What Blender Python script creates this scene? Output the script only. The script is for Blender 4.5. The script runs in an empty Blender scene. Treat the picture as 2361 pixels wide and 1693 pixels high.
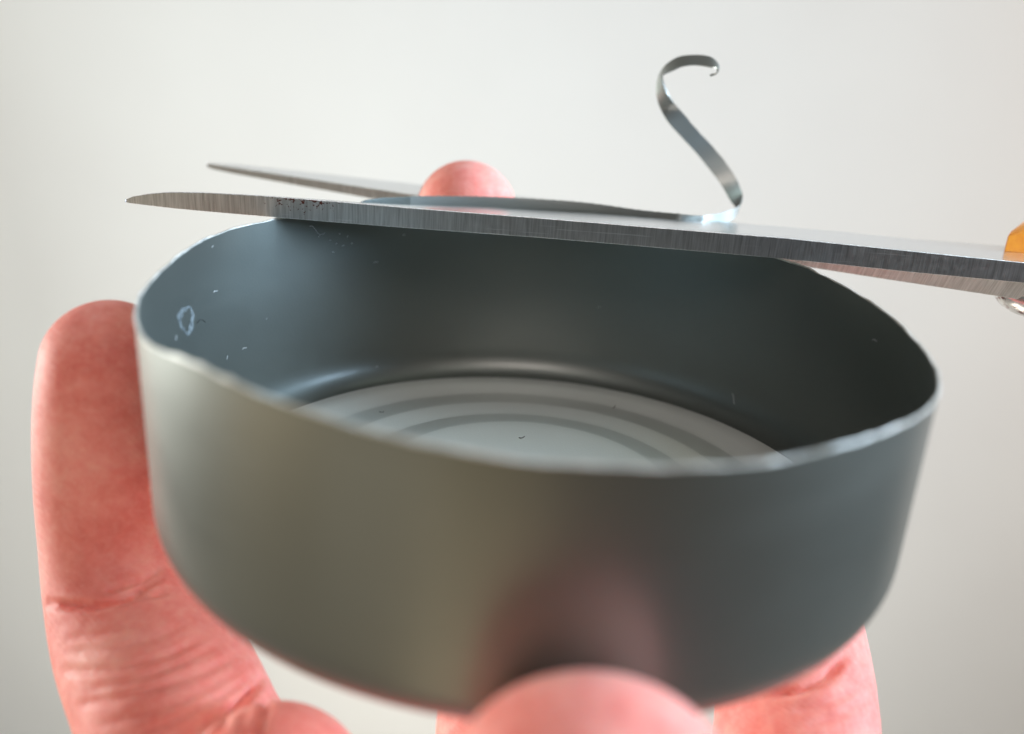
import bpy, bmesh, math, random
import numpy as np
from mathutils import Vector, Matrix

random.seed(7)
rng = np.random.default_rng(7)
S = bpy.context.scene
COL = S.collection
MM = 0.001

# ------------------------------------------------------------------ camera
cam_d = bpy.data.cameras.new("camera")
cam = bpy.data.objects.new("camera", cam_d)
COL.objects.link(cam)
right = Vector((0.99782279, 0.02236683, 0.06204356))
up = Vector((-0.06595209, 0.33839921, 0.9386886))
fwd = Vector((0.0, 0.94073679, -0.33913758))
M = Matrix.Identity(4)
for i, v in enumerate((right, up, -fwd)):
    for j in range(3):
        M[j][i] = v[j]
M.translation = Vector((-2.579, -97.16305815, 51.39448617)) * MM
cam.matrix_world = M
cam_d.sensor_fit = 'HORIZONTAL'
cam_d.sensor_width = 36.0
cam_d.lens = 36.0 * 2022.5 / 2361.0
cam_d.clip_start = 0.002
cam_d.clip_end = 20.0
cam_d.dof.use_dof = True
cam_d.dof.focus_distance = 0.119
cam_d.dof.aperture_fstop = 10.5
S.camera = cam

# ------------------------------------------------------------------ world, lamps, exposure
W = bpy.data.worlds.new("World")
S.world = W
W.use_nodes = True
bg = W.node_tree.nodes["Background"]
bg.inputs[0].default_value = (0.86, 0.87, 0.80, 1)
bg.inputs[1].default_value = 0.006


def lamp(name, loc, target, size, power, col, size_y=None):
    d = bpy.data.lights.new(name, 'AREA')
    d.shape = 'RECTANGLE'
    d.size = size
    d.size_y = size_y or size
    d.energy = power
    d.color = col
    o = bpy.data.objects.new(name, d)
    o.location = loc
    o.rotation_euler = (Vector(target) - Vector(loc)).to_track_quat('-Z', 'Y').to_euler()
    COL.objects.link(o)
    return o


lamp("left_fill_light", (-1.1, 0.3, -0.11), (0, 0, 0), 0.26, 13.00, (0.95, 1, 0.98))  # added low fill for the left finger and can side, below rim level
lamp("ceiling_light", (0.7, 0.1, 1.1), (0, 0.1, 0), 0.60, 2.10, (0.857, 1.000, 0.714))
lamp("front_fill_light", (0.05, -0.75, 0.78), (0, 0, 0.0), 0.45, 4.60, (1.000, 0.882, 0.824))  # added high front lamp to lift the can floor and thumb
lamp("low_wall_fill", (-0.15, 0.45, -1.18), (-0.1, 1.3, -0.2), 0.80, 5.30, (1.0, 0.92, 0.78))  # added lamp near the ground that brightens the lower wall
lamp("right_wall_fill", (1.9, 0.5, 0.2), (0.2, 1.3, 0.1), 0.80, 14.00, (1.0, 0.9, 0.87))  # added wash for the right of the backdrop, out of view
lamp("left_wall_fill", (-1.9, 0.5, 0.2), (-0.2, 1.3, 0.1), 0.80, 11.00, (1, 0.99, 0.88))  # added side lamp evening out the backdrop on the left
lamp("top_wall_fill", (0, 0.5, 1.9), (0, 1.3, 0.2), 0.80, 1.20, (1.000, 0.933, 0.967))  # added wash from above for the backdrop
lamp("room_fill", (-0.8, -1.0, -0.42), (0, 0, 0), 0.75, 1.90, (1.000, 0.947, 0.789))  # added low lamp giving the can front a soft warm reflection
lamp("left_room_fill", (-1.1, -0.4, -0.2), (0, 0, 0), 0.60, 1.90, (1.000, 0.825, 0.550))  # unseen added lamp that warms the can's left outer side
lamp("centre_room_fill", (-0.15, -1.0, -0.85), (0, 0, 0), 0.75, 2.40, (1.000, 0.840, 0.560))  # added from below to brighten the can's lower front
lamp("high_window_light", (0.46, 0.08, 0.36), (0, 0, 0.02), 0.30, 2.40, (0.6, 0.8, 1.0))
lamp("right_window_light", (0.85, -0.08, 0.22), (0, 0, 0.02), 0.30, 14.00, (0.58, 0.78, 1.0))

S.view_settings.view_transform = 'Standard'
S.view_settings.look = 'None'
S.view_settings.exposure = 0.0
S.view_settings.gamma = 1.0
S.view_settings.use_curve_mapping = False
S.cycles.use_denoising = True
S.cycles.max_bounces = 10
S.cycles.caustics_reflective = True


# ------------------------------------------------------------------ helpers
def mesh_obj(name, verts, faces, mat, parent=None, smooth=True):
    me = bpy.data.meshes.new(name)
    v = np.asarray(verts, dtype=np.float64) * MM
    me.from_pydata(v.tolist(), [], [tuple(int(i) for i in f) for f in faces])
    me.validate()
    me.polygons.foreach_set("use_smooth", [smooth] * len(me.polygons))
    me.update()
    o = bpy.data.objects.new(name, me)
    COL.objects.link(o)
    if mat:
        me.materials.append(mat)
    if parent:
        o.parent = parent
    return o


def auto_smooth(o, deg=35):
    me = o.data
    me.polygons.foreach_set("use_smooth", [True] * len(me.polygons))
    me.set_sharp_from_angle(angle=math.radians(deg))


def bevel(o, w, seg=2, ang=30):
    m = o.modifiers.new("bevel", 'BEVEL')
    m.width = w * MM
    m.segments = seg
    m.limit_method = 'ANGLE'
    m.angle_limit = math.radians(ang)
    m.harden_normals = False


def thing(name, label, cat, loc=(0, 0, 0)):
    o = bpy.data.objects.new(name, None)
    o.empty_display_size = 0.01
    COL.objects.link(o)
    o['label'] = label
    o['category'] = cat
    return o


class NT:
    """small node helper"""
    def __init__(s, name):
        s.m = bpy.data.materials.new(name)
        s.m.use_nodes = True
        s.t = s.m.node_tree
        s.b = s.t.nodes["Principled BSDF"]

    def n(s, typ, **kw):
        nd = s.t.nodes.new(typ)
        for k, v in kw.items():
            if k.startswith('i_'):
                key = k[2:]
                key = int(key) if key.isdigit() else key.replace('_', ' ')
                nd.inputs[key].default_value = v
            else:
                setattr(nd, k, v)
        return nd

    def l(s, a, b):
        s.t.links.new(a, b)

    def coord(s, scale=(1000, 1000, 1000), rot=(0, 0, 0)):
        tc = s.n('ShaderNodeTexCoord')
        mp = s.n('ShaderNodeMapping')
        mp.inputs['Scale'].default_value = scale
        mp.inputs['Rotation'].default_value = rot
        s.l(tc.outputs['Object'], mp.inputs['Vector'])
        return mp.outputs['Vector']

    def noise(s, vec, scale, detail=3, rough=0.55, dist=0.0):
        nd = s.n('ShaderNodeTexNoise')
        nd.inputs['Scale'].default_value = scale
        nd.inputs['Detail'].default_value = detail
        nd.inputs['Roughness'].default_value = rough
        nd.inputs['Distortion'].default_value = dist
        s.l(vec, nd.inputs['Vector'])
        return nd.outputs['Fac']

    def ramp(s, fac, stops):
        nd = s.n('ShaderNodeValToRGB')
        e = nd.color_ramp.elements
        while len(e) < len(stops):
            e.new(0.5)
        for el, (p, c) in zip(e, stops):
            el.position = p
            el.color = c if len(c) == 4 else (*c, 1)
        s.l(fac, nd.inputs['Fac'])
        return nd.outputs['Color']

    def math(s, op, a, b=None, clamp=False):
        nd = s.n('ShaderNodeMath', operation=op, use_clamp=clamp)
        for i, x in enumerate((a, b)):
            if x is None:
                continue
            if isinstance(x, (int, float)):
                nd.inputs[i].default_value = x
            else:
                s.l(x, nd.inputs[i])
        return nd.outputs[0]

    def mix(s, fac, a, b):
        nd = s.n('ShaderNodeMix', data_type='RGBA')
        for sock, x in ((nd.inputs[0], fac), (nd.inputs[6], a), (nd.inputs[7], b)):
            if isinstance(x, tuple):
                sock.default_value = x if len(x) == 4 else (*x, 1)
            elif isinstance(x, (int, float)):
                sock.default_value = x
            else:
                s.l(x, sock)
        return nd.outputs[2]

    def bump(s, h, strength, dist, prev=None):
        nd = s.n('ShaderNodeBump')
        nd.inputs['Strength'].default_value = strength
        nd.inputs['Distance'].default_value = dist * MM
        s.l(h, nd.inputs['Height'])
        if prev is not None:
            s.l(prev, nd.inputs['Normal'])
        return nd.outputs['Normal']

    def set(s, **kw):
        for k, v in kw.items():
            key = k.replace('_', ' ')
            if isinstance(v, (int, float)):
                s.b.inputs[key].default_value = v
            elif isinstance(v, tuple):
                s.b.inputs[key].default_value = v if len(v) in (4,) or key == 'Subsurface Radius' else (*v, 1)
            else:
                s.l(v, s.b.inputs[key])


# ------------------------------------------------------------------ materials
def mat_wall():
    a = NT("white_wall_paint")
    c = a.coord((1, 1, 1))
    n = a.noise(c, 3.0, 3)
    a.set(Base_Color=a.ramp(n, [(0.3, (0.80, 0.79, 0.775)), (0.7, (0.83, 0.825, 0.81))]), Roughness=0.7)
    n2 = a.noise(c, 400.0, 3)
    a.set(Normal=a.bump(n2, 0.15, 0.3))
    return a.m


def mat_tin(name, base, grain=0.4, metal=0.8, rough=0.42):
    a = NT(name)
    c = a.coord()
    big = a.noise(c, 0.06, 3)
    fine = a.noise(c, 3.2, 2)
    smear = a.noise(a.coord((300, 300, 900)), 0.12, 4, 0.6, 0.4)
    col = a.mix(a.math('MULTIPLY', big, 0.5), (*base, 1), tuple(x * 0.86 for x in base))
    a.set(Base_Color=col, Metallic=metal)
    r = a.math('ADD', a.math('MULTIPLY', smear, 0.20), rough - 0.10)
    a.set(Roughness=r)
    a.set(Normal=a.bump(fine, grain, 0.06))
    a.set(Coat_Weight=0.5, Coat_Roughness=0.27)
    return a.m


def mat_edge():
    a = NT("raw_cut_tin")
    c = a.coord()
    n = a.noise(c, 0.5, 3)
    a.set(Base_Color=a.ramp(n, [(0.35, (0.50, 0.495, 0.46)), (0.65, (0.78, 0.77, 0.72))]), Metallic=0.25, Roughness=0.4)
    return a.m


def mat_blade():
    a = NT("ground_steel")
    # grinding lines run across the spine: rapid change along x, slow along z
    g1 = a.noise(a.coord((1000, 40, 40)), 5.5, 2, 0.6)
    g2 = a.noise(a.coord((1000, 50, 60)), 2.2, 4, 0.6)
    g3 = a.noise(a.coord((1000, 200, 1000)), 1.2, 2)
    big = a.noise(a.coord(), 0.05, 3)
    g = a.math('ADD', a.math('MULTIPLY', g1, 0.7), a.math('MULTIPLY', g2, 0.3))
    col = a.ramp(g, [(0.34, (0.40, 0.385, 0.37)), (0.5, (0.56, 0.545, 0.53)), (0.66, (0.70, 0.685, 0.67))])
    col = a.mix(a.math('MULTIPLY', big, 0.3), col, (0.40, 0.385, 0.37))
    # fine ticks and long faint scratches
    tick = a.noise(a.coord((1000, 100, 4200)), 2.4, 2, 0.6)
    tk = a.ramp(tick, [(0.66, (0, 0, 0)), (0.73, (0.45, 0.45, 0.45))])
    col = a.mix(tk, col, (0.85, 0.84, 0.83))
    scr = a.noise(a.coord((70, 100, 3000), (0, 0.03, 0)), 1.1, 2, 0.5)
    sk = a.ramp(scr, [(0.66, (0, 0, 0)), (0.70, (0.5, 0.5, 0.5))])
    col = a.mix(sk, col, (0.9, 0.89, 0.88))
    # rust-brown specks gathered in one stretch near the tip
    tc = a.n('ShaderNodeTexCoord')
    sx = a.n('ShaderNodeSeparateXYZ')
    a.l(tc.outputs['Object'], sx.inputs[0])
    dx = a.math('MULTIPLY', a.math('ABSOLUTE', a.math('ADD', sx.outputs[0], 0.0325)), 1 / 0.0060)
    dz = a.math('MULTIPLY', a.math('ABSOLUTE', a.math('ADD', sx.outputs[2], -0.0304)), 1 / 0.0017)
    zone = a.math('SUBTRACT', 1.0, a.math('ADD', a.math('POWER', dx, 2.0), a.math('POWER', dz, 1.0)))
    sp = a.noise(a.coord((1000, 1000, 1000)), 2.1, 3, 0.6)
    sp = a.math('GREATER_THAN', a.math('ADD', sp, a.math('MULTIPLY', zone, 0.16)), 0.67)
    sp = a.math('MULTIPLY', sp, a.math('GREATER_THAN', zone, -0.3))
    col = a.mix(sp, col, (0.11, 0.03, 0.018))
    a.set(Base_Color=col, Metallic=0.9)
    a.set(Metallic=a.math('SUBTRACT', 0.92, a.math('MULTIPLY', sp, 0.8)))
    a.set(Roughness=a.math('ADD', 0.28, a.math('MULTIPLY', g3, 0.16)))
    nb = a.bump(g, 0.45, 0.05)
    a.set(Normal=nb)
    return a.m


def mat_flat():
    a = NT("polished_steel_flat")
    c = a.coord((60, 1000, 1000))
    n = a.noise(c, 0.6, 3)
    a.set(Base_Color=(0.80, 0.81, 0.82), Metallic=0.9, Roughness=a.math('ADD', 0.16, a.math('MULTIPLY', n, 0.14)))
    return a.m


def mat_orange():
    a = NT("orange_plastic")
    n = a.noise(a.coord(), 1.2, 4)
    a.set(Base_Color=a.ramp(n, [(0.3, (0.92, 0.30, 0.012)), (0.7, (1.0, 0.38, 0.02))]), Roughness=0.38)
    a.set(Subsurface_Weight=0.1, Subsurface_Radius=(2.0 * MM, 1.0 * MM, 0.3 * MM), Subsurface_Scale=1.0)
    a.set(Normal=a.bump(a.noise(a.coord(), 4.0, 3), 0.15, 0.05))
    return a.m


def mat_screw():
    a = NT("bright_screw_steel")
    n = a.noise(a.coord(), 0.9, 4, 0.6, 0.6)
    a.set(Base_Color=a.ramp(n, [(0.40, (0.16, 0.06, 0.05)), (0.50, (0.72, 0.70, 0.68))]), Metallic=0.9, Roughness=0.22)
    return a.m


def mat_skin():
    a = NT("hand_skin")
    c = a.coord()
    big = a.noise(c, 0.085, 3, 0.55)
    mid = a.noise(c, 0.5, 3, 0.6)
    f = a.math('ADD', a.math('MULTIPLY', big, 0.65), a.math('MULTIPLY', mid, 0.35))
    col = a.ramp(f, [(0.30, (0.72, 0.170, 0.142)), (0.5, (0.85, 0.285, 0.242)), (0.70, (0.94, 0.45, 0.385))])
    fleck = a.noise(c, 1.4, 4, 0.7)
    col = a.mix(a.ramp(fleck, [(0.45, (0, 0, 0)), (0.75, (0.35, 0.35, 0.35))]), col, (0.93, 0.50, 0.40))
    a.set(Base_Color=col, Roughness=0.6)
    a.set(Subsurface_Weight=0.38, Subsurface_Radius=(2.2 * MM, 0.7 * MM, 0.45 * MM), Subsurface_Scale=1.0)
    # skin relief: ridges running round the finger, pores, cross wrinkles
    wv = a.n('ShaderNodeTexWave', wave_type='BANDS', bands_direction='DIAGONAL')
    wv.inputs['Scale'].default_value = 0.60
    wv.inputs['Distortion'].default_value = 3.5
    wv.inputs['Detail'].default_value = 1.5
    wv.inputs['Detail Scale'].default_value = 0.35
    a.l(c, wv.inputs['Vector'])
    vo = a.n('ShaderNodeTexVoronoi', feature='DISTANCE_TO_EDGE')
    vo.inputs['Scale'].default_value = 1.1
    a.l(c, vo.inputs['Vector'])
    wr = a.noise(a.coord((120, 120, 1000)), 1.0, 4, 0.65, 0.8)
    n1 = a.bump(wv.outputs['Fac'], 0.18, 0.08)
    n2 = a.bump(vo.outputs['Distance'], 0.22, 0.12, n1)
    n3 = a.bump(wr, 0.45, 0.30, n2)
    a.set(Normal=n3)
    a.set(Specular_IOR_Level=0.24)
    return a.m


def mat_nail():
    a = NT("fingernail")
    a.set(Base_Color=(0.80, 0.47, 0.40), Roughness=0.28)
    return a.m


def mat_plain(name, col, rough=0.6, metal=0.0):
    a = NT(name)
    n = a.noise(a.coord(), 1.5, 3)
    a.set(Base_Color=a.mix(n, tuple(x * 0.85 for x in col), tuple(min(1, x * 1.1) for x in col)), Roughness=rough, Metallic=metal)
    return a.m


TIN = mat_tin("satin_tin", (0.162, 0.163, 0.138), 0.22, 0.75, 0.43)
TINI = mat_tin("lacquered_inner_tin", (0.155, 0.172, 0.160), 0.3, 0.76, 0.47)
BEAD = mat_tin("shaded_bead_tin", (0.76, 0.81, 0.78), 0.9, 0.60, 0.45)  # darker, glossier copy of the base tin puts slope shade into the rings
TINF = mat_tin("satin_tin_base", (0.84, 0.89, 0.86), 0.9, 0.42, 0.50)
STRIPM = mat_tin("strip_tin", (0.27, 0.285, 0.265), 0.1, 0.85, 0.48)
EDGE = mat_edge()
BURR_GLINT = NT("edge_burr_glint")  # pale bevel colour paints the edge highlight along with burr flecks
_n = BURR_GLINT.noise(BURR_GLINT.coord((1000, 300, 300)), 1.6, 3, 0.7)
BURR_GLINT.set(Base_Color=BURR_GLINT.ramp(_n, [(0.38, (0.55, 0.54, 0.53)), (0.62, (0.92, 0.92, 0.92))]), Metallic=0.45, Roughness=0.4)
BURR_GLINT = BURR_GLINT.m
BLADE = mat_blade()
FLAT = mat_flat()
ORANGE = mat_orange()
SCREW = mat_screw()
SKIN = mat_skin()
NAIL = mat_nail()

# ------------------------------------------------------------------ backdrop
wall = mesh_obj("wall", [(-2500, 1300, -1800), (2500, 1300, -1800), (2500, 1300, 1800), (-2500, 1300, 1800),
                         (-2500, 1400, -1800), (2500, 1400, -1800), (2500, 1400, 1800), (-2500, 1400, 1800)],
                [(0, 1, 2, 3), (7, 6, 5, 4), (0, 4, 5, 1), (3, 2, 6, 7), (0, 3, 7, 4), (1, 5, 6, 2)], mat_wall(), smooth=False)
wall['kind'] = 'structure'

floor = mesh_obj("floor", [(-2500, -2500, -1420), (2500, -2500, -1420), (2500, 1299, -1420), (-2500, 1299, -1420),
                           (-2500, -2500, -1500), (2500, -2500, -1500), (2500, 1299, -1500), (-2500, 1299, -1500)],
                 [(0, 1, 2, 3), (7, 6, 5, 4), (0, 4, 5, 1), (3, 2, 6, 7), (0, 3, 7, 4), (1, 5, 6, 2)], mat_plain("pale_floor", (0.62, 0.60, 0.56), 0.6), smooth=False)
floor['kind'] = 'structure'

# ------------------------------------------------------------------ tin can
R, T, RC, RZ = 42.5, 0.24, 3.4, 4.9
STEP = 118.0
RIM = [(0, 23.8), (8, 24.4), (19, 25.15), (29, 25.9), (33, 26.05), (45, 26.3), (60, 26.5), (75, 26.6), (90, 26.7), (105, 26.8),
       (117.99, 26.9), (118.01, 29.4), (124, 29.4), (128, 29.1), (133, 27.7), (149, 27.65), (157.5, 27.55), (162, 27.4), (168, 27.15), (174, 26.7),
       (181, 26.25), (188, 25.85), (196, 25.7), (205, 25.4), (213, 25.2), (219, 25.6), (226, 26.3), (230, 26.6), (234, 26.45), (239, 26.2),
       (247, 25.9), (258, 25.25), (267, 24.75), (279, 24.5), (292, 24.42), (302, 24.58), (311, 24.5), (321, 24.1),
       (332, 23.7), (340, 23.5), (348, 23.55), (358, 23.7)]
_ra = np.array([p[0] for p in RIM])
_rh = np.array([p[1] for p in RIM])


def rim_h(deg):
    d = np.asarray(deg) % 360
    h = np.interp(d, _ra, _rh, period=360)
    kink = 0.035 * np.sin(np.radians(d * 23)) * np.sin(np.radians(d * 5 + 40)) + 0.025 * np.sin(np.radians(d * 61 + 20))
    cut = np.where((d > 119) & (d < 130), 0.15, 1.0)
    return h + kink * cut


def dent(deg):
    """the wall is pressed a little out of round by the fingers"""
    d = np.radians(np.asarray(deg))
    return (0.10 * np.sin(2 * d + 0.6) + 0.07 * np.sin(5 * d + 1.1) + 0.05 * np.sin(9 * d)
            - 0.25 * np.exp(-((np.degrees(d) % 360 - 277) / 9.0) ** 2) - 0.2 * np.exp(-((np.degrees(d) % 360 - 180) / 9.0) ** 2))


def lathe(cols, profile, closed_ring=True):
    """cols: angles; profile(angle) -> array of (r, z); returns verts, quads"""
    V = []
    n = None
    for a in cols:
        p = profile(a)
        n = len(p)
        ca, sa = math.cos(math.radians(a)), math.sin(math.radians(a))
        for r, z in p:
            V.append((r * ca, r * sa, z))
    F = []
    m = len(cols)
    for i in range(m if closed_ring else m - 1):
        j = (i + 1) % m
        for k in range(n - 1):
            F.append((i * n + k, j * n + k, j * n + k + 1, i * n + k + 1))
    return V, F, n


can = thing("tin_can", "round satin grey tin can without its lid, held between the fingers", "tin can")
cols = sorted(list(np.arange(0, 360, 0.6)) + [117.985, 118.015])


def body_profile(a):
    h = float(rim_h(a))
    dd = float(dent(a))
    p = []
    for t in np.linspace(0, 90, 14):
        t = math.radians(t)
        p.append((R - RC + RC * math.sin(t), RZ - RZ * math.cos(t)))
    zs = np.linspace(RZ, h, 10)[1:]
    for z in zs:
        k = (max(z - RZ, 0) / 20.0) ** 1.2
        p.append((R + dd * k, z))
    for z in zs[::-1]:
        k = (max(z - RZ, 0) / 20.0) ** 1.2
        p.append((R + dd * k - T, z))
    ri, rz = RC - T, RZ - T
    for t in np.linspace(90, 7, 11):
        t = math.radians(t)
        p.append((R - RC + ri * math.sin(t), RZ - rz * math.cos(t)))
    p.append((R - RC + 0.42, 0.0 + T * 0.9))
    return p


V, F, n = lathe(cols, body_profile)
# close the ring at the foot
m = len(cols)
for i in range(m):
    j = (i + 1) % m
    F.append((i * n + n - 1, j * n + n - 1, j * n, i * n))
body = mesh_obj("body", V, F, TIN, can)
body.data.materials.append(TINI)
body.data.polygons.foreach_set("material_index", [1 if (min(f) % n) >= 23 and len(set(x % n for x in f)) == 2 and max(x % n for x in f) - min(x % n for x in f) == 1 else 0 for f in F])
auto_smooth(body, 40)


def base_profile(a):
    z0 = 0.30
    top = [(0.0, z0 + 1.3), (8, z0 + 1.3), (16, z0 + 1.3), (18.2, z0 + 1.28), (19.0, z0 + 1.18), (22.3, z0 + 0.72), (22.9, z0 + 0.66),
           (23.6, z0 + 0.65), (26.5, z0 + 0.65), (27.1, z0 + 0.62), (27.8, z0 + 0.54), (31.9, z0 + 0.08), (32.5, z0 + 0.02), (33.2, z0), (36, z0), (39.35, z0), (39.52, z0 - 0.12)]
    bot = [(r, z - 0.24) for r, z in top[:-1]][::-1]
    return top + [(39.5, z0 - 0.22)] + bot


cb = list(np.arange(0, 360, 1.5))
V, F, n = lathe(cb, base_profile)
base = mesh_obj("base", V, F, TINF, can)
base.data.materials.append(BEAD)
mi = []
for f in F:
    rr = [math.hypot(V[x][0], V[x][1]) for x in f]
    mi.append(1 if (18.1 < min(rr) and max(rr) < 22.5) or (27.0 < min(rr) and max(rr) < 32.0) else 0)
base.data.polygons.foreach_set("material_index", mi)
auto_smooth(base, 50)

# raw cut edge: a thin bright bead along the top of the wall
NICK = np.where(rng.random(300) < 0.16, rng.uniform(-0.12, 0.16, 300), 0.0)
EV, EF = [], []
ecols = [a for a in cols if not (117.6 < a < 132.5)]
ecols = [a for a in ecols if a >= 132.5] + [a + 360 for a in ecols if a <= 117.6]
for a in ecols:
    h = float(rim_h(a))
    k = ((h - RZ) / 20.0) ** 1.2
    rr = R + float(dent(a)) * k - T / 2
    j = 0.05 * math.sin(math.radians(a * 37)) + 0.04 * math.sin(math.radians(a * 13)) + NICK[int(a / 1.2) % 300]
    prof = [(0.13, -0.10), (0.14 + j * .5, 0.02), (0.07, 0.09 + j), (-0.07, 0.09 + j), (-0.14 + j * .5, 0.02), (-0.13, -0.10)]
    ca, sa = math.cos(math.radians(a)), math.sin(math.radians(a))
    for dr, dz in prof:
        EV.append(((rr + dr) * ca, (rr + dr) * sa, h + dz))
for i in range(len(ecols) - 1):
    for k in range(6):
        k2 = (k + 1) % 6
        EF.append((i * 6 + k, (i + 1) * 6 + k, (i + 1) * 6 + k2, i * 6 + k2))
EF.append((5, 4, 3, 2, 1, 0))
q = (len(ecols) - 1) * 6
EF.append((q, q + 1, q + 2, q + 3, q + 4, q + 5))
edge = mesh_obj("cut_edge", EV, EF, EDGE, can)
edge['label'] = "bare bright cut edge of the can wall"


# the shaving cut from the rim: edge A / edge B in millimetres
STRIP = []
for a in np.arange(118.0, 59.9, -2.0):
    t = (118.0 - a) / 58.0
    rr = R - T / 2 + 0.9 * t ** 2
    b = 27.15 + 0.55 * min(1, t * 2.5)
    tp = 29.45 + 0.2 * t - 0.35 * math.exp(-((a - 68) / 9.0) ** 2)
    ca, sa = math.cos(math.radians(a)), math.sin(math.radians(a))
    STRIP.append(((rr * ca, rr * sa, tp), (rr * ca, rr * sa, b)))
STRIP += [
    ((24.25, 38.13, 29.25), (24.21, 38.83, 27.60)),
    ((27.83, 41.30, 29.13), (27.27, 38.98, 27.47)),
    ((30.73, 44.04, 29.61), (29.84, 41.87, 27.86)),
    ((32.59, 47.02, 30.00), (31.71, 44.59, 28.53)),
    ((33.57, 49.36, 30.75), (32.34, 47.04, 29.27)),
    ((33.68, 51.02, 31.51), (31.59, 49.23, 30.36)),
    ((32.51, 52.24, 33.84), (30.20, 51.79, 32.60)),
    ((30.22, 53.22, 36.56), (27.77, 52.72, 35.18)),
    ((27.78, 53.51, 38.85), (25.41, 53.02, 37.48)),
    ((25.35, 53.19, 40.89), (22.70, 52.79, 39.78)),
    ((22.85, 52.97, 43.24), (20.07, 52.59, 42.20)),
    ((20.36, 51.92, 45.46), (18.58, 53.18, 44.60)),
    ((19.04, 51.09, 47.15), (17.99, 53.24, 46.67)),
    ((18.28, 50.37, 48.59), (17.97, 52.97, 48.36)),
    ((18.36, 50.06, 49.26), (18.24, 52.85, 49.45)),
    ((19.51, 49.89, 49.85), (19.04, 52.64, 50.76)),
    ((21.28, 49.25, 50.75), (20.79, 51.93, 52.00)),
    ((23.12, 48.26, 51.01), (23.15, 51.03, 52.41)),
    ((24.66, 46.95, 50.87), (24.98, 49.71, 52.34)),
    ((25.62, 45.91, 50.76), (26.04, 48.81, 51.77)),
    ((25.84, 45.13, 50.41), (26.44, 47.45, 50.91)),
    ((25.44, 44.78, 49.95), (25.88, 46.01, 49.95)),
    ((24.70, 44.92, 49.71), (24.85, 45.21, 49.52)),
]


def catmull(P, n):
    P = [np.array(p, float) for p in P]
    P = [2 * P[0] - P[1]] + P + [2 * P[-1] - P[-2]]
    out = []
    for i in range(1, len(P) - 2):
        for k in range(n):
            t = k / n
            p0, p1, p2, p3 = P[i - 1], P[i], P[i + 1], P[i + 2]
            out.append(0.5 * (2 * p1 + (p2 - p0) * t + (2 * p0 - 5 * p1 + 4 * p2 - p3) * t * t + (3 * p1 - p0 - 3 * p2 + p3) * t ** 3))
    out.append(P[-2])
    return np.array(out)


A = catmull([s[0] for s in STRIP], 4)
B = catmull([s[1] for s in STRIP], 4)
jag = 0.05 * np.sin(np.arange(len(A)) * 1.9) * np.sin(np.arange(len(A)) * 0.37)
w = (A - B) / np.linalg.norm(A - B, axis=1)[:, None]
A = A + w * jag[:, None]
tan = np.gradient((A + B) / 2, axis=0)
nrm = np.cross(tan, w)
nrm /= np.linalg.norm(nrm, axis=1)[:, None] + 1e-9
SV, SF = [], []
for i in range(len(A)):
    h = nrm[i] * 0.11
    mid = (A[i] + B[i]) / 2
    for p in (A[i] + h, mid + h, B[i] + h, B[i] - h, mid - h, A[i] - h):
        SV.append(p)
for i in range(len(A) - 1):
    for k in range(6):
        k2 = (k + 1) % 6
        SF.append((i * 6 + k, (i + 1) * 6 + k, (i + 1) * 6 + k2, i * 6 + k2))
SF.append((5, 4, 3, 2, 1, 0))
q = (len(A) - 1) * 6
SF.append((q, q + 1, q + 2, q + 3, q + 4, q + 5))
strip = mesh_obj("cut_strip", SV, SF, STRIPM, can)
auto_smooth(strip, 50)
strip['label'] = "narrow curled tin shaving peeling up from the cut"


def on_inner(deg, z, off=0.03):
    k = (max(z - RZ, 0) / 20.0) ** 1.2
    rr = R + float(dent(deg)) * k - T - off
    if z < RZ:
        rr = R - RC - off + (RC - T) * math.sqrt(max(0.0, 1 - ((RZ - z) / (RZ - T)) ** 2))
    return (rr * math.cos(math.radians(deg)), rr * math.sin(math.radians(deg)), z)


# chalky ring of dried residue on the inner wall

RESM = NT("chalky_residue")
_n = RESM.noise(RESM.coord(), 1.3, 3, 0.7)
RESM.set(Base_Color=RESM.ramp(_n, [(0.42, (0.08, 0.095, 0.10)), (0.66, (0.19, 0.215, 0.225))]), Roughness=0.7)
RESM = RESM.m
rv, rf = [], []
NR = 64
for i in range(NR):
    t = 2 * math.pi * i / NR
    wob = 1 + 0.10 * math.sin(3 * t + 1) + 0.06 * math.sin(7 * t)
    wd = 0.36 + 0.14 * math.sin(t * 2 + 0.5) + 0.06 * math.sin(5 * t)
    for q_, off in ((1.0, 0.02), (1.0 - wd * 0.5, 0.07), (1.0 - wd, 0.02)):
        rv.append(on_inner(175.7 + 3.0 * wob * q_ * math.cos(t), 18.6 + 0.63 * wob * q_ * math.cos(t) + 1.75 * wob * q_ * math.sin(t) * (1.1 if math.sin(t) < 0 else 0.95), off))
for i in range(NR):
    j = (i + 1) % NR
    for k in range(2):
        rf.append((i * 3 + k, j * 3 + k, j * 3 + k + 1, i * 3 + k + 1))
res_o = mesh_obj("residue_mark", rv, rf, RESM, can)
res_o['label'] = "pale dried ring mark on the inner wall of the can"


# lint and filings inside the can

LINTM = NT("lint_fibre")
LINTM.set(Base_Color=(0.50, 0.52, 0.53), Roughness=0.6)
LINTM = LINTM.m


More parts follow.
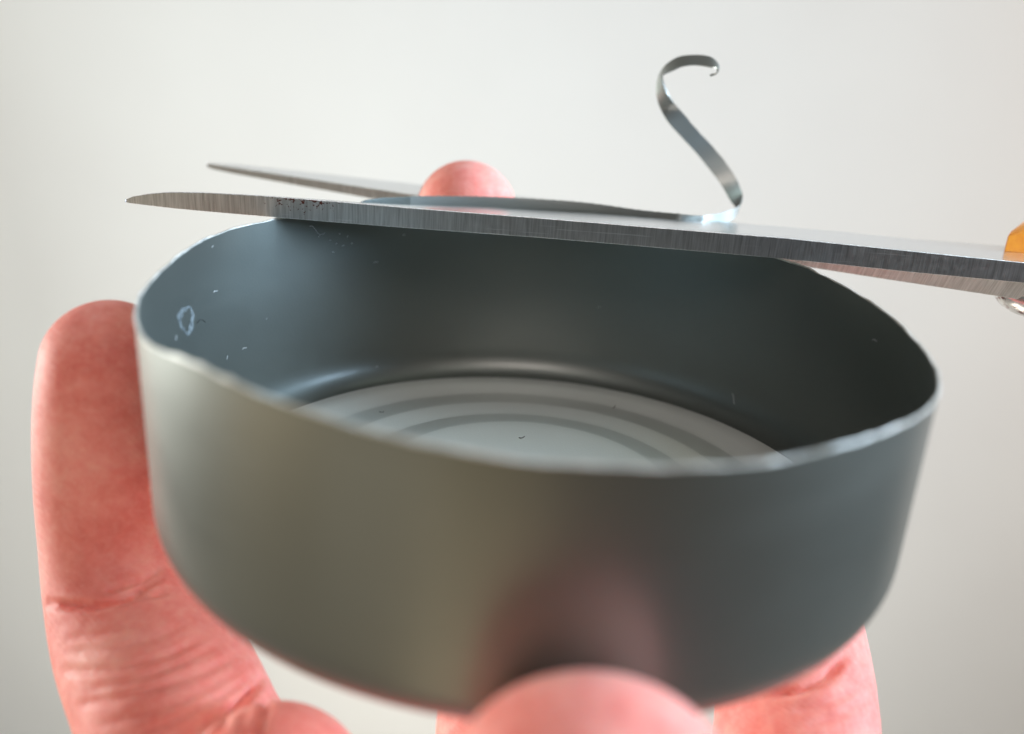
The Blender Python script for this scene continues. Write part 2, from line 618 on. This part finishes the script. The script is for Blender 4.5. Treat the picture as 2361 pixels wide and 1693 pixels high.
def fibre(pts, r):
    """thin three-sided tube along pts"""
    V, F = [], []
    pts = [np.array(p, float) for p in pts]
    for i, p in enumerate(pts):
        d = pts[min(i + 1, len(pts) - 1)] - pts[max(i - 1, 0)]
        d /= np.linalg.norm(d) + 1e-9
        a = np.cross(d, (0.3, 0.5, 0.81))
        a /= np.linalg.norm(a) + 1e-9
        b = np.cross(d, a)
        for k in range(3):
            t = 2 * math.pi * k / 3
            V.append(p + r * (a * math.cos(t) + b * math.sin(t)))
    for i in range(len(pts) - 1):
        for k in range(3):
            F.append((i * 3 + k, (i + 1) * 3 + k, (i + 1) * 3 + (k + 1) % 3, i * 3 + (k + 1) % 3))
    return V, F


lv, lf = [], []


def add_fibre(pts, r):
    V, F = fibre(pts, r)
    b = len(lv)
    lv.extend(V)
    lf.extend([tuple(x + b for x in f) for f in F])


for deg, z, ln, ang, r in ((165.7, 20.2, 0.9, 0.1, 0.06), (180.2, 17.3, 0.6, 1.3, 0.05), (158.3, 10.9, 0.9, 0.1, 0.06), (163.3, 10.7, 0.6, 1.2, 0.05),
                           (165.8, 26.0, 0.4, 0.6, 0.05), (139.5, 25.4, 2.3, -0.6, 0.05), (138.0, 24.6, 1.3, 0.5, 0.045), (125.5, 19.6, 0.8, 0.3, 0.06), (125.2, 2.6, 0.35, 0.2, 0.07),
                           (136.0, 23.6, 0.35, 0.2, 0.06), (134.6, 23.0, 0.3, 0.9, 0.06), (133.0, 22.6, 0.4, 0.4, 0.05), (132.0, 23.9, 0.3, 1.2, 0.06), (135.3, 21.8, 0.3, 0.1, 0.06), (131.0, 22.8, 0.25, 0.6, 0.06), (133.8, 24.4, 0.25, 0.3, 0.06),
                           (41.6, 3.6, 1.6, -0.9, 0.045), (9.1, 20.6, 1.0, 0.3, 0.06), (75, 13, 0.4, 0.5, 0.04), (119.3, 23.6, 0.4, 0.5, 0.05), (152, 14.0, 0.35, 1.0, 0.04), (172, 9.0, 0.3, 0.3, 0.05)):
    pts = []
    for k in range(5):
        u = (k / 4 - 0.5) * ln
        pts.append(on_inner(deg - math.degrees(u * math.cos(ang) / R), z + u * math.sin(ang) + 0.12 * ln * math.sin(k * 1.4), 0.05))
    add_fibre(pts, r)
lint = mesh_obj("lint", lv, lf, LINTM, can)
lint['kind'] = 'stuff'
lv, lf = [], []
DARK = NT("dark_filing")
DARK.set(Base_Color=(0.03, 0.03, 0.03), Roughness=0.5)
for x, y, a0, ln in ((-0.6, 12.5, 0.6, 0.8), (13.5, 28.2, 1.2, 1.1), (-21.1, 20.4, 0.2, 0.5)):
    rr = math.hypot(x, y)
    zf = 1.62 if rr < 18 else (0.97 if rr < 27 else 0.62)
    add_fibre([(x + u * ln * math.cos(a0), y + u * ln * math.sin(a0), zf + 0.25 * u * u * 2 + 0.02) for u in (-0.6, -0.2, 0.2, 0.6)], 0.07)
pts = [on_inner(191.3 - d_, z_, 0.05) for d_, z_ in ((19.2, 17.3), (20.2, 17.5), (21.2, 17.3), (22.0, 16.8))]
add_fibre(pts, 0.04)
fil = mesh_obj("filings", lv, lf, DARK.m, can)
fil['kind'] = 'stuff'


# ------------------------------------------------------------------ scissors
sc = thing("scissors", "steel scissors with orange handles, blades open across the can rim", "scissors")
SL = -0.0225
Z0 = 27.62
TH = 2.78


def plane_z(x):
    return Z0 + SL * x



FB = np.array([(-56.5, 28.75, 28.95), (-56.2, 28.6, 29.25), (-55.4, 28.54, 29.6), (-53, 28.42, 30.14), (-50.4, 28.28, 30.49), (-45.7, 28.15, 30.74), (-38, 28.0, 30.84),
               (-27.5, 27.82, 30.7), (-17, 27.7, 30.5), (0, 27.58, 30.3), (21, 27.17, 29.96), (33, 26.9, 29.8), (41, 26.6, 29.5), (51, 26.2, 29.12), (66.5, 25.75, 28.56), (100, 24.9, 27.7)])
FC = np.array([(-56.5, 21.7, 29.0), (-55.4, 22.0, 29.3), (-53, 22.6, 30.0), (-48, 23.5, 30.37), (-41.9, 25.6, 30.13), (-34.6, 28.2, 29.7), (-29.6, 29.8, 29.4),
               (-25.6, 32.0, 28.95), (-20, 35.6, 28.5), (-7, 39.0, 28.3), (0.5, 40.2, 28.13), (9, 40.2, 28.22), (16, 39.2, 28.38), (27.5, 38.0, 28.61),
               (37.8, 40.0, 28.15), (47.8, 42.0, 27.64), (59.8, 43.0, 27.06), (74.4, 44.0, 26.77), (100, 44.0, 26.2)])
xs = np.unique(np.concatenate([FB[:, 0], FC[:, 0], np.linspace(-56.5, 100, 60)]))
V, F, mats = [], [], []
for x in xs:
    zb, zt = np.interp(x, FB[:, 0], FB[:, 1]), np.interp(x, FB[:, 0], FB[:, 2])
    yc, ze = np.interp(x, FC[:, 0], FC[:, 1]), np.interp(x, FC[:, 0], FC[:, 2])
    ys = 21.5
    zl = max(zb + 0.1, min(zb + 0.35, ze - 0.25))
    V += [(x, ys, zb), (x, ys, zt), (x, yc, ze), (x, yc, min(zl, ze - 0.2))]
for i in range(len(xs) - 1):
    a, b = i * 4, (i + 1) * 4
    for k in range(4):
        F.append((a + k, b + k, b + (k + 1) % 4, a + (k + 1) % 4))
        mats.append(0 if k in (0, 2) else 1)
F += [(3, 2, 1, 0), tuple((len(xs) - 1) * 4 + k for k in range(4))]
mats += [0, 0]
front = mesh_obj("blade", V, F, BLADE, sc, smooth=False)
front.data.materials.append(FLAT)
front.data.materials.append(BURR_GLINT)
front.data.polygons.foreach_set("material_index", mats)
bevel(front, 0.085, 2, 40)
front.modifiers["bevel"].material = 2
auto_smooth(front, 30)
front['label'] = "near blade, its ground steel spine across the can with brown specks"

RB = np.array([(-59.5, 61.6, 62.0, 0.7), (-58.5, 61.2, 62.6, 0.95), (-55, 60.0, 64.0, 1.15), (-40, 55.4, 63.0, 1.6), (-20, 49.0, 61.0, 2.0), (0, 44.0, 58.5, 2.1), (10, 42.5, 57.0, 2.2),
               (20, 38.7, 55.0, 2.2), (24, 36.3, 54.0, 2.3), (30, 33.6, 52.5, 2.35), (38, 31.0, 50.5, 2.4), (50, 27.1, 47, 2.5), (67, 22.0, 42, 2.6), (80, 18.6, 38, 2.6), (110, 10, 30, 2.6)])
V, F, mats = [], [], []
xs = np.unique(np.concatenate([RB[:, 0], np.linspace(-59, 110, 50)]))
for x in xs:
    y0, y1, te = (np.interp(x, RB[:, 0], RB[:, k]) for k in (1, 2, 3))
    z = plane_z(x) - 0.5 + 0.45 * np.clip(-x / 50, 0, 1.6)
    tb = max(te, min(2.7, te + 0.1 * (y1 - y0)))
    V += [(x, y0 + te * (0.4 + 0.2 * np.clip((x - 5) / 30, 0, 1)), z - te), (x, y0, z), (x, y1, z), (x, y1, z - tb)]
for i in range(len(xs) - 1):
    a, b = i * 4, (i + 1) * 4
    for k in range(4):
        F.append((a + k, b + k, b + (k + 1) % 4, a + (k + 1) % 4))
        mats.append(0 if k in (0, 2) else 1)
F += [(3, 2, 1, 0), tuple((len(xs) - 1) * 4 + k for k in range(4))]
mats += [0, 0]
rear = mesh_obj("blade", V, F, BLADE, sc, smooth=False)
rear.data.materials.append(FLAT)
rear.data.materials.append(BURR_GLINT)
rear.data.polygons.foreach_set("material_index", mats)
bevel(rear, 0.12, 2, 40)
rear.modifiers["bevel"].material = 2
auto_smooth(rear, 30)
rear['label'] = "far blade, pointing away behind the can"

# domed pivot screw under the blades
V, F, n = lathe(list(np.arange(0, 360, 10)), lambda a: [(0.0, -3.3), (1.8, -3.2), (3.4, -2.75), (4.8, -2.0), (5.8, -1.0), (6.2, 0.0), (6.2, 0.6), (0.0, 0.6)])
screw = mesh_obj("pivot_screw", [(x + 72.6, y + 27.0, z + 23.0) for x, y, z in V], F, SCREW, sc)
auto_smooth(screw, 50)
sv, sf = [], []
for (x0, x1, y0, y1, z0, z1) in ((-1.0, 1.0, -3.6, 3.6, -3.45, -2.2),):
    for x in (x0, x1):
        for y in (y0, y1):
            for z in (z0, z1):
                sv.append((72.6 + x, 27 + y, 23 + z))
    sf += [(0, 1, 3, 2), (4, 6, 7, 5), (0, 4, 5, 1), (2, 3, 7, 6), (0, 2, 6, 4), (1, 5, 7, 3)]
slot_shade = mesh_obj("slot_shade", sv, sf, mat_plain("shaded_slot", (0.05, 0.035, 0.03), 0.5, 0.6), screw, smooth=False)  # solid dark bar stands for the shaded recess in the screw


def handle(x0, y0, z0, sgn, zt, skew=0.0):
    """orange grip: chamfered collar on the tang, then a finger loop"""
    bm = bmesh.new()
    secs = [(0.0, 7.6, 3.0, 0), (2.6, 8.0, 4.1, 0), (6, 8.6, 4.6, 0), (14, 9, 4.9, 0), (26, 8.0, 5.0, 0)]
    rings = []
    for dx, wd, ht, cut in secs:
        yy = y0 + sgn * dx * 0.18
        prof = [(-wd, 0), (wd, 0), (wd, ht * .8), (wd * .85, ht), (-wd * .8, ht), (-wd, ht * .86)]
        rings.append([bm.verts.new(((x0 + dx + skew * (p + wd) * max(0.0, 1 - dx / 20)) * MM, (yy + p) * MM, (z0 + SL * dx + q * zt) * MM)) for p, q in prof])
    for a, b in zip(rings, rings[1:]):
        for k in range(6):
            bm.faces.new((a[k], b[k], b[(k + 1) % 6], a[(k + 1) % 6]))
    bm.faces.new(rings[0][::-1])
    bm.faces.new(rings[-1])
    # loop
    N = 40
    cx, cy, cz = x0 + 58, y0 + sgn * 16, z0 + SL * 58 + zt * 1.5
    ringv = []
    for i in range(N):
        t = 2 * math.pi * i / N
        c = Vector((cx + 33 * math.cos(t), cy + sgn * 3 + 19 * math.sin(t), cz))
        out = Vector((math.cos(t) / 33, math.sin(t) / 19, 0)).normalized()
        ringv.append([bm.verts.new((c + out * (4.2 * math.cos(s)) + Vector((0, 0, 1)) * (4.8 * math.sin(s))) * MM) for s in [2 * math.pi * j / 10 for j in range(10)]])
    for i in range(N):
        a, b = ringv[i], ringv[(i + 1) % N]
        for k in range(10):
            bm.faces.new((a[k], b[k], b[(k + 1) % 10], a[(k + 1) % 10]))
    bmesh.ops.recalc_face_normals(bm, faces=bm.faces)
    me = bpy.data.meshes.new("handle")
    bm.to_mesh(me)
    bm.free()
    o = bpy.data.objects.new("handle", me)
    COL.objects.link(o)
    me.materials.append(ORANGE)
    o.parent = sc
    bevel(o, 0.22, 2, 25)
    auto_smooth(o, 40)
    return o


handle(70.2, 42.3, 27.4, 1, 1, 0.72)
handle(84.0, 17.5, 23.2, -1, -1)


# ------------------------------------------------------------------ hand

def seg(P, a, ra, b, rb):
    """distance to a round cone-like capsule"""
    a, b = np.array(a, float), np.array(b, float)
    ab = b - a
    t = np.clip(((P - a) @ ab) / (ab @ ab), 0, 1)
    return np.linalg.norm(P - a - t[:, None] * ab, axis=1) - (ra + (rb - ra) * t)


def smin(a, b, k):
    h = np.clip(0.5 + 0.5 * (b - a) / k, 0, 1)
    return b + (a - b) * h - k * h * (1 - h)


def dense(L, k=3):
    return [tuple(p) for p in catmull4(L, k)]


def catmull4(P, n):
    P = [np.array(p, float) for p in P]
    P = [2 * P[0] - P[1]] + P + [2 * P[-1] - P[-2]]
    out = []
    for i in range(1, len(P) - 2):
        for k in range(n):
            t = k / n
            a, b, c, d = P[i - 1], P[i], P[i + 1], P[i + 2]
            out.append(0.5 * (2 * b + (c - a) * t + (2 * a - 5 * b + 4 * c - d) * t * t + (3 * b - a - 3 * c + d) * t ** 3))
    return out + [P[-2]]


# each finger: points (x, y, z, radius) from the tip to the palm, millimetres
INDEX = [(-50.6, 1.0, 12.8, 7.9), (-51.7, 1.0, 5, 8.2), (-52.2, 1.0, -3, 8.5), (-51.7, 0, -9.8, 8.7), (-49.9, -3, -15.8, 9.0), (-45.9, -8, -20.1, 9.7), (-40.1, -14, -23.0, 10.4), (-34.5, -20, -27.5, 10.7), (-20, -27, -45, 11.5), (-8, -32, -57, 12)]
MIDDLE = [(-12.0, 51.3, 25.2, 8.5), (-10.5, 51.5, 17, 8.9), (-8, 51.4, 6, 9.2), (-5, 50, -6, 9.6), (-3.5, 44, -20, 9.8), (-2, 30, -36, 10), (0, 12, -48, 10.5), (2, -12, -57, 11.5), (4, -30, -62, 12)]
RING = [(37.5, 12.0, -15.5, 7.9), (37.4, 4.5, -18, 8.6), (36.6, -2, -20.8, 9.2), (35.6, -8.0, -24.3, 9.7), (34.4, -15, -31, 10.1), (30, -22, -42, 10.5), (22, -28, -54, 11), (14, -34, -62, 12)]
PINKY = [(50, -10, -38, 7.2), (49, -17, -42, 7.6), (45, -24, -48, 8.0), (36, -32, -55, 8.6), (24, -38, -62, 10)]
THUMB = [(5.0, -49.4, 2.9, 8.2), (5.4, -50.4, -2, 9.2), (6.5, -53.2, -11, 9.8), (8, -55, -22, 9.8), (8, -54, -36, 11), (4, -50, -50, 13.5), (2, -44, -62, 15)]
MOUND = [(-23.6, -30.2, -20.8, 9.8), (-14.5, -36, -27.6, 10.5), (-4, -42, -45, 13), (0, -40, -60, 15)]
PALM = [(-6, -34, -62, 13), (12, -38, -70, 15), (8, -50, -86, 17), (10, -62, -104, 17), (12, -74, -124, 18)]
PALM2 = [(20, -36, -66, 12), (16, -50, -84, 15), (10, -60, -100, 16)]


INDEX, MIDDLE, RING = dense(INDEX), dense(MIDDLE, 2), dense(RING, 2)


def can_sdf(P):
    r = np.hypot(P[:, 0], P[:, 1])
    qx, qz = r - (42.55 - 3.2), (-0.08 + 3.2) - P[:, 2]
    return np.minimum(np.maximum(qx, qz), 0) + np.hypot(np.maximum(qx, 0), np.maximum(qz, 0)) - 3.2


def finger(P, L, k=0.6):
    d = None
    for a, b in zip(L, L[1:]):
        s = seg(P, a[:3], a[3], b[:3], b[3])
        d = s if d is None else smin(d, s, k)
    return d


def thumb_wide(P):
    # the thumb tip is wider (along x) than it is thick
    Q = P.copy()
    f = np.clip((P[:, 2] + 30) / 20, 0, 1)
    cx = np.interp(P[:, 2], [-60, -10, 4], [4, 6.5, 5.0])
    sc_ = 1 - 0.2 * f
    Q[:, 0] = cx + (P[:, 0] - cx) * sc_
    return finger(Q, THUMB) * (1 - 0.1 * f)


def hand_sdf(P):
    d = finger(P, PALM, 5)
    d = smin(d, finger(P, PALM2, 5), 6)
    fi = smin(finger(P, INDEX), finger(P, MOUND, 3), 1.1)
    d = smin(d, fi, 3)
    for L in (MIDDLE, RING, PINKY):
        d = smin(d, finger(P, L), 3)
    d = smin(d, thumb_wide(P), 3)
    c = -can_sdf(P)          # flesh flattens where it presses on the can
    return -smin(-d, -c, 0.8)


LO = np.array([-66.0, -96.0, -130.0])
HI = np.array([66.0, 64.0, 38.0])
H = 1.0
G = ((HI - LO) / H).astype(int) + 1
ax = [LO[i] + H * np.arange(G[i]) for i in range(3)]
vals = np.empty(G)
yy, zz = np.meshgrid(ax[1], ax[2], indexing='ij')
for i in range(G[0]):
    P = np.stack([np.full(yy.size, ax[0][i]), yy.ravel(), zz.ravel()], 1)
    vals[i] = hand_sdf(P).reshape(yy.shape)


def surface_nets(v):
    s = v < 0
    c = np.stack([v[i:v.shape[0] - 1 + i, j:v.shape[1] - 1 + j, k:v.shape[2] - 1 + k] for i in (0, 1) for j in (0, 1) for k in (0, 1)])
    sg = c < 0
    act = sg.any(0) & ~sg.all(0)
    idx = -np.ones(act.shape, int)
    cells = np.argwhere(act)
    idx[act] = np.arange(len(cells))
    cv = c[:, act]
    off = np.array([(i, j, k) for i in (0, 1) for j in (0, 1) for k in (0, 1)], float)
    acc = np.zeros((len(cells), 3))
    cnt = np.zeros(len(cells))
    for a in range(8):
        for b in range(a + 1, 8):
            if np.abs(off[a] - off[b]).sum() != 1:
                continue
            x = (cv[a] < 0) != (cv[b] < 0)
            t = np.where(x, cv[a] / np.where(x, cv[a] - cv[b], 1), 0)
            acc += np.where(x, 1, 0)[:, None] * (off[a] + t[:, None] * (off[b] - off[a]))
            cnt += x
    verts = LO + H * (cells + acc / cnt[:, None])
    quads = []
    for d in range(3):
        e1, e2 = [(1, 2), (2, 0), (0, 1)][d]
        sl0 = [slice(1, -1)] * 3
        sl0[d] = slice(0, -1)
        sl1 = list(sl0)
        sl1[d] = slice(1, None)
        a, b = s[tuple(sl0)], s[tuple(sl1)]
        cr = np.argwhere(a != b)
        ins = a[a != b]
        o = np.ones(3, int)
        o[d] = 0
        cr = cr + o
        u1, u2 = np.zeros(3, int), np.zeros(3, int)
        u1[e1] = 1
        u2[e2] = 1
        q = np.stack([idx[tuple((cr - u1 - u2).T)], idx[tuple((cr - u2).T)], idx[tuple(cr.T)], idx[tuple((cr - u1).T)]], 1)
        q[~ins] = q[~ins][:, ::-1]
        quads.append(q)
    return verts, np.concatenate(quads)


hv, hq = surface_nets(vals)


def gradient(P, e=0.05):
    d0 = hand_sdf(P)
    g = np.stack([hand_sdf(P + np.eye(3)[i] * e) - d0 for i in range(3)], 1)
    gradient.d0 = d0
    return g / (np.linalg.norm(g, axis=1)[:, None] + 1e-9)


# refine twice (smooth subdivision), then settle on the exact surface and press the creases in
tmp = mesh_obj("hand", hv, hq, SKIN)
md = tmp.modifiers.new("sub", 'SUBSURF')
md.levels = md.render_levels = 1
dg = bpy.context.evaluated_depsgraph_get()
me = bpy.data.meshes.new_from_object(tmp.evaluated_get(dg))
tmp.modifiers.clear()
old = tmp.data
tmp.data = me
bpy.data.meshes.remove(old)
me.name = "hand"
hand = tmp
n = len(me.vertices)
P = np.empty(n * 3)
me.vertices.foreach_get("co", P)
P = P.reshape(-1, 3) / MM
N_ = gradient(P)
P -= N_ * np.clip(gradient.d0, -0.4, 0.4)[:, None]

CREASES = [
    (1.00, 0.38, [(-56.0, -9.6, -13.9), (-52.1, -11.8, -12.4), (-50.1, -12.3, -11.9), (-48.3, -12.6, -11.6), (-46.8, -12.3, -11.2), (-45.4, -11.7, -10.9), (-44.1, -10.0, -10.6), (-42.8, -7.6, -10.5)]),
    (0.60, 0.32, [(-47.7, -11.0, -10.5), (-46.0, -10.2, -10.2), (-44.5, -9.0, -10.1), (-43.1, -6.2, -10.1)]),
    (0.50, 0.30, [(-45.4, -11.8, -11.0), (-43.3, -10.8, -10.9), (-41.5, -9.6, -11.3)]),
    (0.22, 0.30, [(-46.4, -7.9, -8.8), (-44.9, -6.4, -8.6), (-43.9, -4.8, -8.7)]),
    (0.18, 0.30, [(-47.5, -9.6, -9.6), (-45.3, -8.2, -9.5), (-44.3, -7.0, -9.5), (-43.5, -5.6, -9.6)]),
    (0.30, 0.30, [(-51.6, -16.1, -18.0), (-49.0, -17.7, -16.6), (-46.9, -18.7, -15.7), (-45.1, -19.1, -15.0), (-43.4, -19.4, -14.5), (-41.8, -19.4, -14.1), (-40.4, -19.0, -13.7), (-39.0, -18.5, -13.4), (-37.7, -17.7, -13.3), (-36.6, -16.3, -13.3), (-35.5, -14.5, -13.5)]),
    (0.16, 0.28, [(-51.0, -14.5, -14.7), (-48.8, -15.2, -13.8), (-46.9, -15.5, -13.2), (-45.2, -15.5, -12.6), (-43.7, -15.2, -12.2), (-42.2, -14.8, -12.0)]),
    (0.18, 0.28, [(-43.8, -20.7, -15.7), (-41.8, -20.8, -14.9), (-40.0, -20.5, -14.3), (-38.6, -19.9, -14.0), (-37.4, -19.2, -13.8), (-36.1, -18.2, -13.7), (-35.2, -16.9, -13.8), (-34.2, -15.4, -14.1), (-33.5, -13.5, -14.7)]),
    (0.28, 0.30, [(-47.6, -20.4, -18.9), (-44.9, -21.5, -17.2), (-42.7, -22.1, -16.2), (-41.3, -22.1, -15.6), (-39.9, -22.0, -15.2), (-38.6, -21.7, -14.8), (-37.4, -21.3, -14.6), (-36.1, -20.5, -14.5), (-34.9, -19.6, -14.5), (-33.7, -18.5, -14.6), (-32.5, -16.3, -15.1), (-31.6, -13.2, -16.3)]),
    (0.20, 0.28, [(-43.6, -23.5, -18.3), (-42.0, -23.9, -17.5), (-40.5, -24.1, -16.9), (-39.1, -24.0, -16.4), (-37.6, -23.6, -15.9), (-36.1, -23.0, -15.6), (-34.7, -22.2, -15.4), (-33.6, -21.1, -15.3), (-32.6, -19.8, -15.4), (-31.6, -18.2, -15.7), (-30.7, -16.0, -16.4)]),
    (0.24, 0.30, [(-38.2, -25.4, -17.3), (-37.0, -25.0, -16.9), (-35.8, -24.4, -16.5), (-34.7, -23.7, -16.3), (-33.5, -22.8, -16.1), (-32.4, -21.6, -16.0), (-31.3, -20.2, -16.2), (-30.6, -18.6, -16.4), (-29.9, -16.5, -17.0), (-29.6, -13.3, -18.5)]),
    (0.16, 0.26, [(-51.2, -15.4, -16.1), (-49.1, -16.3, -15.1), (-47.3, -16.9, -14.4), (-45.6, -17.3, -13.9), (-43.8, -17.3, -13.3), (-42.1, -17.0, -12.9), (-40.6, -16.5, -12.7), (-39.1, -15.3, -12.5), (-37.8, -13.6, -12.6)]),
    (0.14, 0.26, [(-46.6, -20.0, -17.0), (-44.7, -20.5, -16.1), (-42.9, -20.8, -15.3), (-41.3, -20.9, -14.8), (-39.8, -20.6, -14.4), (-38.4, -20.1, -14.1), (-37.1, -19.4, -13.9)]),
    (0.20, 0.28, [(-33.9, -24.9, -17.4), (-32.6, -23.9, -17.1), (-31.5, -22.6, -17.0), (-30.4, -20.9, -17.0), (-29.5, -18.6, -17.4)]),
    (1.30, 0.50, [(-29.1, -14.0, -18.8), (-29.3, -18.8, -17.5), (-30.0, -21.3, -17.5), (-28.7, -29.2, -12.5), (-29.7, -30.9, -13.2)]),
    (0.80, 0.40, [(-27.7, -15.2, -20.1), (-24.9, -27.3, -11.5), (-24.6, -29.9, -11.1), (-24.2, -32.4, -11.3)]),
    (0.30, 0.30, [(-26.8, -27.2, -12.1), (-25.8, -30.9, -11.3)]),
    (0.16, 0.25, [(-46.6, -5.7, -3.0), (-45.3, -5.0, -5.8)]),
    (0.16, 0.25, [(-47.2, -6.5, -5.1), (-45.1, -5.0, -6.4)]),
    (0.16, 0.25, [(-45.9, -4.9, -1.1), (-45.5, -4.6, -3.1), (-45.1, -4.5, -5.1)]),
    (0.16, 0.25, [(-47.1, -7.2, -7.0), (-45.9, -6.3, -7.1), (-44.8, -5.1, -7.3)]),
    (0.14, 0.25, [(-47.6, -6.5, -3.8), (-46.4, -5.8, -4.9), (-45.2, -5.0, -6.1)]),
    (0.14, 0.25, [(-45.4, -4.2, 0.3), (-45.3, -4.1, -2.0), (-45.1, -4.2, -4.3)]),
    (0.14, 0.25, [(-46.5, -7.4, -8.0), (-44.6, -5.4, -7.9)]),
    (0.12, 0.25, [(-48.0, -7.2, -5.8), (-46.5, -6.3, -6.2), (-45.0, -5.1, -6.8)]),
    (0.70, 0.40, [(30.3, -12.8, -17.5), (31.9, -13.2, -16.8), (33.5, -13.3, -16.3), (35.1, -12.8, -15.7), (36.8, -11.9, -15.3), (38.2, -10.6, -14.8), (39.6, -9.1, -14.4)]),
    (0.25, 0.30, [(32.3, -15.0, -17.9), (34.0, -14.9, -17.4), (35.8, -14.6, -17.0), (37.9, -13.7, -16.6), (40.3, -12.1, -16.7)]),
    (0.20, 0.30, [(36.3, -11.9, -15.2), (38.1, -10.7, -14.8), (40.2, -9.1, -14.7)]),
    (0.20, 0.30, [(33.5, -16.5, -18.6), (35.3, -16.0, -18.1), (37.2, -15.4, -17.8), (39.3, -14.1, -17.5), (41.9, -12.0, -17.9)]),
]
disp = np.zeros(len(P))
for dep, wid, pts in CREASES:
    pts = np.array(pts)
    dep, wid = dep * 1.6, max(wid, 0.40)
    best = np.full(len(P), 1e9)
    tt = np.zeros(len(P))
    for i, (a, b) in enumerate(zip(pts, pts[1:])):
        ab = b - a
        t = np.clip(((P - a) @ ab) / (ab @ ab), 0, 1)
        d = np.linalg.norm(P - a - t[:, None] * ab, axis=1)
        sel = d < best
        best[sel] = d[sel]
        tt[sel] = ((i + t) / (len(pts) - 1))[sel]
    fade = np.clip(np.minimum(tt, 1 - tt) * 6 + 0.25, 0, 1)
    disp -= dep * fade * (np.exp(-(best / wid) ** 2) - 0.07 * np.exp(-(best / (wid * 3.0)) ** 2))
P += N_ * disp[:, None]
me.vertices.foreach_set("co", (P * MM).ravel())
me.polygons.foreach_set("use_smooth", [True] * len(me.polygons))
me.update()
hand['label'] = "bare pink hand gripping the tin can from below with its fingertips"
hand['category'] = "hand"
